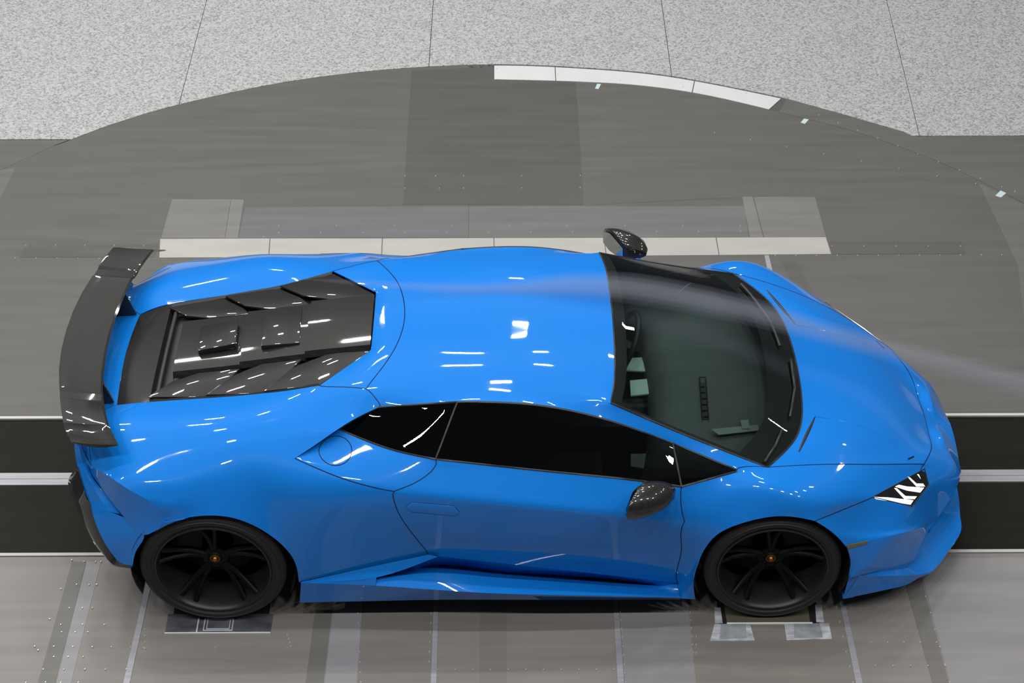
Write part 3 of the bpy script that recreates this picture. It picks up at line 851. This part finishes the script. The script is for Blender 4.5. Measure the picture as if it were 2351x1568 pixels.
# -- door handles, fuel flap, hood slits
def details(T, s):
    dk = hostkey('door', s)
    hp = [(0.9131, -0.925, 0.733), (0.9356, -0.925, 0.7573), (1.1332, -0.93, 0.7366), (1.1564, -0.93, 0.7011), (1.1401, -0.93, 0.6793), (0.934, -0.925, 0.7056)]
    pts = [snap(T(q), .004) for q in hp]
    nrm = snap(T(hp[0]), 1) - snap(T(hp[0]), 0)
    slab('door_handle', pts if s else pts, .004, PAINT, dk, .0015, down=-nrm)
    line_on('handle_gap', [T(q) for q in hp + hp[:1]], .0016, SEAM, dk, .0)
    fk = hostkey('fuel_panel', s)
    if s == 0:
        ring = [q for q in FUELRING]
        FB = BVHTree.FromPolygons(FV, [polys[i] for i in groups[('fuel_panel', 0)]])
        tube('fuel_flap_gap', [FB.find_nearest(Vector(q))[0] for q in ring + ring[:1]], .0022, SEAM, fk)
    hd = hostkey('hood')
    a, b = Vector((2.737, -.632, .80)), Vector((2.852, -.359, .775))
    line_on('hood_vent', [T(a), T(b)], [ .002 + .0065 * math.sin(math.pi * min(1, k / 8 * .8 + .12)) for k in range(9)], BLACK, hd, -.002)
    line_on('hood_slit', [T((3.3008, -0.46, 0.5835)), T((3.348, -0.42, 0.584))], .005, SEAM, hd, -.001)
    line_on('hood_crease', [T(b), T((3.0911, -0.36, 0.6778)), T((3.3172, -0.4, 0.5888))], [.0035 - .003 * k / 16 for k in range(17)], PAINT, hd, -.0005)
FUELRING = [(0.6663, -0.752, 0.9165), (0.6633, -0.773, 0.9065), (0.6534, -0.792, 0.8975), (0.6374, -0.808, 0.8915), (0.6169, -0.818, 0.8874), (0.5939, -0.821, 0.8857), (0.5706, -0.818, 0.8876), (0.5492, -0.808, 0.8919), (0.5318, -0.792, 0.8981), (0.5202, -0.773, 0.9072), (0.5155, -0.752, 0.9171), (0.5182, -0.73, 0.9263), (0.528, -0.711, 0.9354), (0.544, -0.695, 0.9417), (0.5646, -0.685, 0.9461), (0.5879, -0.682, 0.9479), (0.6113, -0.685, 0.9459), (0.6328, -0.695, 0.9413), (0.6502, -0.711, 0.9349), (0.6617, -0.73, 0.9256)]
both(details)

# -- headlights
STR = [[(3.0887, -0.7554, 0.6226), (3.1686, -0.7164, 0.5823), (3.3116, -0.6551, 0.5058), (3.2917, -0.685, 0.5058), (3.1024, -0.7593, 0.6103)],
       [(3.209, -0.6535, 0.5836), (3.2227, -0.6463, 0.5769), (3.268, -0.6585, 0.5369), (3.3339, -0.6258, 0.5038), (3.3198, -0.6454, 0.5046), (3.2605, -0.6761, 0.5337)],
       [(3.215, -0.6434, 0.5841), (3.2369, -0.6242, 0.5774), (3.2827, -0.6081, 0.5511), (3.3834, -0.5597, 0.4999), (3.3564, -0.5964, 0.5018), (3.2804, -0.6273, 0.5433)],
       [(3.2914, -0.5604, 0.5685), (3.3019, -0.5549, 0.5634), (3.3402, -0.5642, 0.5301), (3.3788, -0.544, 0.5113), (3.3894, -0.551, 0.4998), (3.3383, -0.5791, 0.524)],
       [(3.3476, -0.5183, 0.5475), (3.3577, -0.513, 0.5427), (3.3674, -0.5291, 0.5273)]]
def lights(T, s):
    h = hostkey('headlight', s)
    for q in STR:
        pts = [snap(T(p_), .0008) for p_ in q]
        v, f = [], []
        n = len(pts); up_ = Vector((0, 0, .0006))
        v = [p_ for p_ in pts] + [p_ + up_ for p_ in pts]
        f = [tuple(range(n, 2 * n)), tuple(range(n))[::-1]] + [(i, (i + 1) % n, n + (i + 1) % n, n + i) for i in range(n)]
        link_mesh('light_strip', v, f, LED, h)
    # side marker slot behind the bumper corner
    q = [(2.946, -0.956, 0.5039), (3.0674, -0.93, 0.503), (3.0594, -0.93, 0.4861), (2.9544, -0.956, 0.4842)]
    pts = [snap(T(p_), .0015) for p_ in q]
    o = link_mesh('side_marker', pts + [p_ + Vector((0, (.004 if s else -.004), 0)) for p_ in pts], [(4, 5, 6, 7), (0, 1, 5, 4), (1, 2, 6, 5), (2, 3, 7, 6), (3, 0, 4, 7)], AMBER, hostkey('front_bumper'))
both(lights)

# -- mirrors
def mirror(T, s):
    rows = []
    for y, xr, xf, z0, z1 in ((-.905, 2.02, 2.125, .80, .865), (-.94, 1.985, 2.135, .785, .895), (-.99, 1.955, 2.125, .775, .910), (-1.04, 1.93, 2.085, .775, .905), (-1.075, 1.912, 2.02, .785, .885), (-1.095, 1.905, 1.95, .81, .86)):
        zm = (z0 + z1) / 2; h_ = (z1 - z0) / 2; L = xf - xr; r = []
        for fx, fz in ((0, .75), (.06, 1), (.35, 1.0), (.65, .8), (.88, .45), (1, -.05), (.88, -.5), (.6, -.85), (.3, -1), (.06, -1), (0, -.75)):
            r.append(T((xr + L * fx, y, zm + h_ * fz)))
        rows.append(smooth_pts(r, 3) )
    root = empty('wing_mirror'); root.parent = car; root.matrix_parent_inverse = CARINV
    loft('mirror_housing', rows, CARBON, root, True, True, True, 50)
    gl = [T(q) for q in ((2.012, -.92, .81), (1.975, -.96, .79), (1.945, -1.01, .785), (1.915, -1.07, .795), (1.912, -1.08, .86), (1.945, -1.01, .895), (1.975, -.96, .885), (2.01, -.92, .86))]
    gl = [q + Vector((-.012, 0, 0)) for q in gl]
    link_mesh('mirror_glass', gl, [tuple(range(8))], mat('mirror_silver', (.8, .8, .8), .02, metal=1), root)
    tube('mirror_arm', [T(q) for q in ((2.10, -.84, .775), (2.09, -.89, .785), (2.06, -.94, .80))], [.022, .02, .018], PAINT, root, 8)
both(mirror)

# -- rear wing
def wing():
    root = empty('rear_wing'); root.parent = car; root.matrix_parent_inverse = CARINV
    st = [(0, -.758, 1.030, -.545, 1.008), (.15, -.753, 1.031, -.541, 1.008), (.30, -.735, 1.034, -.528, 1.010), (.43, -.709, 1.036, -.510, 1.012), (.446, -.705, 1.037, -.507, 1.013), (.46, -.702, 1.030, -.503, 1.006), (.505, -.692, 1.031, -.493, 1.004), (.52, -.688, 1.041, -.489, 1.011),
          (.60, -.668, 1.041, -.467, 1.014), (.67, -.647, 1.040, -.443, 1.018), (.69, -.642, 1.036, -.437, 1.018), (.705, -.637, 1.024, -.428, 1.010), (.735, -.618, .998, -.408, .988), (.765, -.598, .985, -.388, .966)]
    st = [(-y, *q) for y, *q in st[:0:-1]] + st
    rows = []
    for y, xr, zr, xf, zf in st:
        th = .016 if abs(y) < .7 else .010; r = []
        for t, u in ((0, .1), (.1, .5), (.3, .85), (.55, 1), (.8, .8), (.95, .45), (1, 0)):
            r.append(Vector((xr + (xf - xr) * t, y, zr + (zf - zr) * t + th * u - .022 * math.sin(math.pi * t) * 0.6)))
        for t, u in ((.95, -.3), (.7, -.8), (.4, -1), (.1, -.4)):
            r.append(Vector((xr + (xf - xr) * t, y, zr + (zf - zr) * t + th * u - .022 * math.sin(math.pi * t) * 0.6)))
        rows.append(r)
    loft('wing_blade', rows, CARBON, root, True, True, True, 24)
    for s in (-1, 1):
        v, f = prism([(-.64, .845), (-.49, .87), (-.53, 1.005), (-.66, 1.015)], s * .345 - .006, s * .345 + .006)
        v = [(a, c_, b) for a, b, c_ in v]
        link_mesh('wing_strut', v, f, CARBON, root)
wing()

# -- engine cover
def interp(T_, x):
    if x <= T_[0][0]: return T_[0][1]
    for (a, b), (c_, d) in zip(T_, T_[1:]):
        if x <= c_: return b + (d - b) * (x - a) / (c_ - a)
    return T_[-1][1]
ZC = [(-.49, .885), (-.3, .918), (0, .968), (.3, 1.026), (.735, 1.094)]
ZE = [(-.49, .855), (-.36, .895), (-.13, .93), (.226, .985), (.504, 1.056), (.735, 1.09)]
WE = [(-.49, .352), (-.477, .355), (-.36, .382), (-.13, .40), (.226, .425), (.504, .453), (.62, .34), (.733, .229)]
def zs(x, y):
    w_ = max(.25, interp(WE, min(x, .504))); t = min(1, abs(y) / w_)
    return interp(ZC, x) * (1 - t * t) + interp(ZE, x) * t * t
def engine_cover():
    root = empty('engine_cover'); root.parent = car; root.matrix_parent_inverse = CARINV
    out = [(x, -w_) for x, w_ in WE] + [(x, w_) for x, w_ in WE[::-1]]
    xs = [-.49 + 1.22 * k / 24 for k in range(25)]
    loft('cover_base', [[Vector((x, interp(WE, x) * t, zs(x, interp(WE, x) * t) - .045)) for t in (-1, -.6, -.2, .2, .6, 1)] for x in xs], BLACK, root)
    def panel(name, poly, dz=lambda x, y: 0, th=.014, bev=.003):
        pts = [Vector((x, y, zs(x, y) + dz(x, y))) for x, y in poly]
        return slab(name, pts, th, CARBON, root, bev)
    # rear flat panel
    rows = [[Vector((x, interp(WE, x) * t, zs(x, interp(WE, x) * t) - .002)) for t in (-1, -.85, -.5, 0, .5, .85, 1)] for x in (-.49, -.44, -.38, -.315)]
    rows.append([q + Vector((.006, 0, -.03)) for q in rows[-1]])
    loft('rear_cover_panel', rows, CARBON, root, True, False, False, 40)
    # slot frame
    tube('slot_rail', [Vector((-.285, y, zs(-.285, y) - .018)) for y in (-.33, -.2, 0, .2, .33)], .012, BLACK, root, 8)
    # side rails next to the bodywork
    for s in (-1, 1):
        for a, b in ((-.33, .50),):
            xs_ = [a + (b - a) * k / 12 for k in range(13)]
            r0 = [Vector((x, s * (interp(WE, x) - .001), zs(x, interp(WE, x)) - .001)) for x in xs_]
            r1 = [Vector((x, s * (interp(WE, x) - .022), zs(x, interp(WE, x)) - .004)) for x in xs_]
            r2 = [q + Vector((0, -s * .008, -.03)) for q in r1]
            loft('cover_rail', [r0, r1, r2], CARBON, root)
    # spine, in three steps
    for x0, x1, k in ((-.225, .105, 0), (.10, .42, 1), (.415, .728, 2)):
        rows = []
        n = 6
        for i in range(n + 1):
            x = x0 + (x1 - x0) * i / n; lift = .012 * (1 - i / n) + .004 * k
            rows.append([Vector((x, y, zs(x, y) + lift + d)) for y, d in ((-.212, -.035), (-.198, -.004), (-.10, .002), (0, .003), (.10, .002), (.198, -.004), (.212, -.035))])
        rows = [[q + Vector((.002, 0, -.022)) for q in rows[0]]] + rows
        loft('spine_panel', rows, CARBON, root, True, False, False, 30)
    for poly in ([(-.12, .095), (.062, .105), (.072, -.09), (-.112, -.103)], [(.188, .149), (.372, .165), (.384, -.128), (.2, -.137)]):
        pts = [Vector((x, y, zs(x, y) + (.040 if x < (.1 if poly[0][0] < 0 else .3) else .016))) for x, y in poly]
        slab('spine_block', pts[::-1] if False else pts, .03, CARBON, root, .006)
    for s in (-1, 1):
        for poly in ([(.722, .216), (.722, .232), (.504, .440), (.235, .415), (.365, .285), (.52, .216)],
                     [(.40, .216), (.352, .285), (.222, .415), (-.04, .388), (.075, .275), (.21, .216)],
                     [(.10, .216), (.062, .275), (-.053, .388), (-.325, .352), (-.225, .26), (-.10, .216)]):
            x0 = min(q[0] for q in poly); x1 = max(q[0] for q in poly)
            p2 = [(x, s * y) for x, y in poly]
            if s > 0: p2 = p2
            panel('louvre', p2 if s > 0 else p2, lambda x, y: .018 * (x1 - x) / (x1 - x0) - .014, .012, .003)
engine_cover()

# -- side skirts
def skirt(T, s):
    bot = [(0.3907, -0.955, 0.1387), (0.7252, -0.955, 0.1457), (1.0348, -0.955, 0.1528), (1.5095, -0.955, 0.1501), (1.8607, -0.955, 0.1481), (2.1934, -0.955, 0.1492)]
    out = [(0.4081, -0.968, 0.284), (0.7433, -0.985, 0.2823), (1.0059, -0.995, 0.265), (1.3565, -1, 0.2391), (1.8525, -0.99, 0.2113), (2.1896, -0.975, 0.1849)]
    inn = [(0.426, -0.96, 0.2873), (0.7522, -0.95, 0.2956), (1.0371, -0.915, 0.2931), (1.3569, -0.905, 0.2462), (1.8578, -0.9, 0.1884), (2.1949, -0.905, 0.1563)]
    deep = [(0.4252, -0.955, 0.2822), (0.7586, -0.93, 0.278), (1.0325, -0.8, 0.2203), (1.3573, -0.8, 0.1744), (1.8652, -0.8, 0.1211), (2.1946, -0.9, 0.1689)]
    top = [(0.4254, -0.955, 0.2851), (0.7667, -0.925, 0.2815), (1.0383, -0.885, 0.3753), (1.5299, -0.882, 0.2918), (1.8819, -0.882, 0.2345), (2.1944, -0.89, 0.1851)]
    def R(r, n=5): return smooth_pts([T(q) for q in r], n)
    B, O, I, Dp, Tp = [R(q) for q in (bot, out, inn, deep, top)]
    mid = [a.lerp(b, .5) + Vector((0, 0, .004)) for a, b in zip(O, I)]
    u = [a + Vector((0, (.03 if s == 0 else -.03), -.02)) for a in B]
    o = kid(loft('side_skirt', [u, B, O, mid, I], PAINT, angle=28))
    kid(loft('sill_recess', [I, Dp, Tp], PAINT, angle=60))
    kid(link_mesh('sill_end', [B[-1], O[-1], I[-1], Dp[-1], Tp[-1]], [(0, 1, 2, 3, 4)], PAINT))
    # rear arm of the skirt sweeping up to the door
    up = [(0.4019, -0.966, 0.2849), (0.7141, -0.945, 0.357), (1.0093, -0.91, 0.409)]
    lo = [(0.4264, -0.968, 0.2839), (0.7626, -0.972, 0.3209), (1.0516, -0.91, 0.3945)]
    inr = [(0.4278, -0.95, 0.2654), (0.7679, -0.94, 0.291), (1.0545, -0.885, 0.3666)]
    U = R(up); L = R(lo); K = R(inr)
    kid(loft('skirt_arm', [U, L, K], PAINT, angle=28))
    L2 = R([(0.4081, -0.968, 0.284), (0.5699, -0.978, 0.2847), (0.7576, -0.986, 0.2818)]); L1 = R([(0.4264, -0.968, 0.2839), (0.5908, -0.972, 0.3016), (0.7626, -0.972, 0.3209)])
    kid(loft('skirt_arm', [L2, L1], PAINT, angle=28))
both(skirt)

# -- front splitter
def splitter():
    outr = [(3.0247, -0.955, 0.3056), (3.1963, -0.885, 0.2303), (3.3773, -0.785, 0.1392), (3.4549, -0.725, 0.1196), (3.5389, -0.62, 0.1364), (3.6216, -0.5, 0.1466), (3.634, -0.4, 0.1698), (3.672, -.2, .125), (3.68, 0, .125)]
    innr = [(3.0286, -0.945, 0.3041), (3.1399, -0.88, 0.2723), (3.2741, -0.77, 0.1898), (3.34, -.66, .175), (3.40, -.56, .175), (3.46, -.46, .175), (3.5, -.36, .175), (3.53, -.2, .175), (3.54, 0, .175)]
    bott = [(2.9679, -0.953, 0.1457), (3.1733, -0.9, 0.1486), (3.3194, -0.815, 0.1076), (3.36, -.725, .10), (3.46, -.62, .10), (3.56, -.50, .10), (3.61, -.40, .10), (3.65, -.2, .10), (3.66, 0, .10)]
    def R(r): r = [Vector(q) for q in r]; return smooth_pts(r + [Vector(mir(q)) for q in r[-2::-1]], 4)
    O, I, Bt = R(outr), R(innr), R(bott)
    md_ = [a.lerp(b, .5) - Vector((0, 0, .006)) for a, b in zip(O, I)]
    O2 = [a - Vector((0, 0, .012)) for a in O]
    U = [a.lerp(Vector((3.0, 0, .10)), .12) for a in Bt]
    kid(loft('front_splitter', [I, md_, O, O2, Bt, U], PAINT, angle=28))
    # bumper side below the marker
    for s in (0, 1):
        T = (lambda P: Vector(P)) if s == 0 else (lambda P: Vector(mir(P)))
        a = [(2.9769, -0.955, 0.3807), (2.9763, -0.955, 0.2652), (2.9679, -0.953, 0.1457)]; b = [(3.0252, -0.955, 0.3518), (3.0274, -0.954, 0.3017), (3.0205, -0.945, 0.1489)]
        kid(loft('bumper_corner', [[T(q) for q in a], [T(q) for q in b]], PAINT))
    # dark inlets below the bumper nose
    nose = [(3.2836, -0.79, 0.1863), (3.366, -0.7, 0.2549), (3.4661, -0.57, 0.289), (3.5743, -0.42, 0.3336), (3.632, -.29, .332), (3.645, -.15, .345), (3.64, 0, .38)]
    nose = [Vector(q) + Vector((-.012, 0, -.004)) for q in nose]
    nose = nose + [Vector(mir(q)) for q in nose[-2::-1]]
    low = [Vector((q.x - .10, q.y * .97, .16)) for q in nose]
    g = kid(loft('front_intake', [nose, [a.lerp(b, .5) + Vector((-.04, 0, 0)) for a, b in zip(nose, low)], low], BLACK, angle=60))
    for s in (-1, 1):
        for yy in (.25, .52):
            v, f = prism([(3.36, .16), (3.56 - yy * .2, .16), (3.58 - yy * .2, .33), (3.40, .33)], s * yy - .006, s * yy + .006)
            link_mesh('intake_vane', [(a, c_, b) for a, b, c_ in v], f, PAINT, g)
splitter()

# -- rear bumper and diffuser
def rear(T, s):
    BS = [(-0.5918, -0.65, 0.8743), (-0.5697, -0.69, 0.7833), (-0.5432, -0.725, 0.728), (-0.4716, -0.8, 0.6877), (-0.3885, -0.873, 0.6187)]
    BL = [(-0.6239, -0.6, 0.868), (-0.6356, -0.62, 0.8184), (-0.6186, -0.68, 0.7364), (-0.5921, -0.735, 0.6551), (-0.5629, -0.775, 0.6122)]
    def R(r, n=5): return smooth_pts([T(q) for q in r], n)
    a, b = R(BS), R(BL)
    m_ = [p_.lerp(q_, .25) + T((.012, .012, -.012)) for p_, q_ in zip(a, b)]
    m2 = [p_.lerp(q_, .45) for p_, q_ in zip(a, b)]
    kid(loft('rear_bumper', [a, m_, m2, b], PAINT, angle=40))
    lo1 = [(-0.5629, -0.775, 0.6122), (-0.5481, -0.815, 0.5528), (-0.5022, -0.875, 0.4589), (-0.4469, -0.91, 0.3739), (-0.4149, -0.935, 0.3702)]
    lo2 = [(-0.3885, -0.873, 0.6187), (-0.3586, -0.895, 0.6064), (-0.2929, -0.945, 0.5741), (-0.3452, -0.95, 0.4701), (-0.3715, -0.95, 0.3737)]
    c1, c2 = R(lo1), R(lo2)
    kid(loft('rear_bumper', [c1, [p_.lerp(q_, .5) for p_, q_ in zip(c1, c2)], c2], PAINT, angle=60))
    ou = [(-0.6312, -0.64, 0.7275), (-0.7042, -0.585, 0.592), (-0.6959, -0.62, 0.5487), (-0.664, -0.68, 0.509), (-0.6237, -0.75, 0.4455), (-0.5748, -0.81, 0.3982), (-0.5222, -0.86, 0.3615), (-0.475, -0.905, 0.3374), (-0.373, -0.95, 0.3622)]
    ii = [(-0.617, -0.675, 0.7537), (-0.6014, -0.715, 0.6999), (-0.5818, -0.76, 0.6398), (-0.5623, -0.778, 0.6123), (-0.5459, -0.818, 0.55), (-0.5175, -0.86, 0.4839), (-0.4807, -0.89, 0.4197), (-0.4421, -0.915, 0.3731), (-0.3699, -0.952, 0.3842)]
    o1, i1 = R(ou), R(ii)
    md_ = [p_.lerp(q_, .5) + T((-.008, -.012, .006)) for p_, q_ in zip(o1, i1)]
    und = [p_ + T((.03, .05, -.05)) for p_ in o1]
    kid(loft('rear_diffuser', [und, o1, md_, i1], CARBON, angle=50))
both(rear)
rows = [[Vector((x, y, z)) for y in (-.56, -.3, 0, .3, .56)] for x, z in ((-.645, .845), (-.63, .70), (-.66, .45), (-.55, .28), (-.30, .15))]
kid(loft('rear_fascia', rows, BLACK, angle=60))

# -- smoke trail over the bonnet and windscreen
def smoke():
    root = empty('smoke_trail', (3.0, .15, .9)); tag(root, 'thin pale smoke streak flowing over the bonnet and windscreen of the blue car', 'smoke'); root['kind'] = 'thing'
    path = [(8.5, .05, .42), (6.2, .10, .45), (4.3188, 0.15, 0.4562), (4.0143, 0.15, 0.5443), (3.6605, 0.15, 0.6599), (3.3144, 0.15, 0.7737), (2.9739, 0.15, 0.8857), (2.638, 0.15, 1.004), (2.3093, 0.15, 1.0964), (1.9859, 0.15, 1.1665), (1.6674, 0.16, 1.1786), (1.2425, 0.17, 1.1462), (.4, .16, 1.22)]
    rad = [.05, .09, .085, .08, .07, .062, .065, .072, .08, .080, .070, .045, .006]
    for k, (f_, dn) in enumerate(((1.0, 1.0), (.72, 1.8), (.45, 2.8))):
        P = smooth_pts(path, 4); rr = []
        for i in range(len(P)):
            t = i / 4; a = min(int(t), len(rad) - 2); rr.append((rad[a] + (rad[a + 1] - rad[a]) * (t - a)) * f_)
        m = bpy.data.materials.new('smoke_layer'); m.use_nodes = True; nt = m.node_tree; nt.nodes.clear()
        out = nt.nodes.new('ShaderNodeOutputMaterial'); vs = nt.nodes.new('ShaderNodeVolumePrincipled')
        vs.inputs['Color'].default_value = (.74, .80, 1.0, 1); vs.inputs['Density'].default_value = dn
        vs.inputs['Anisotropy'].default_value = .2
        nt.links.new(vs.outputs[0], out.inputs['Volume'])
        o = tube('smoke_layer', P, rr, m, root, 14); o.matrix_parent_inverse = Matrix.Translation((-3.0, -.15, -.9))
smoke()
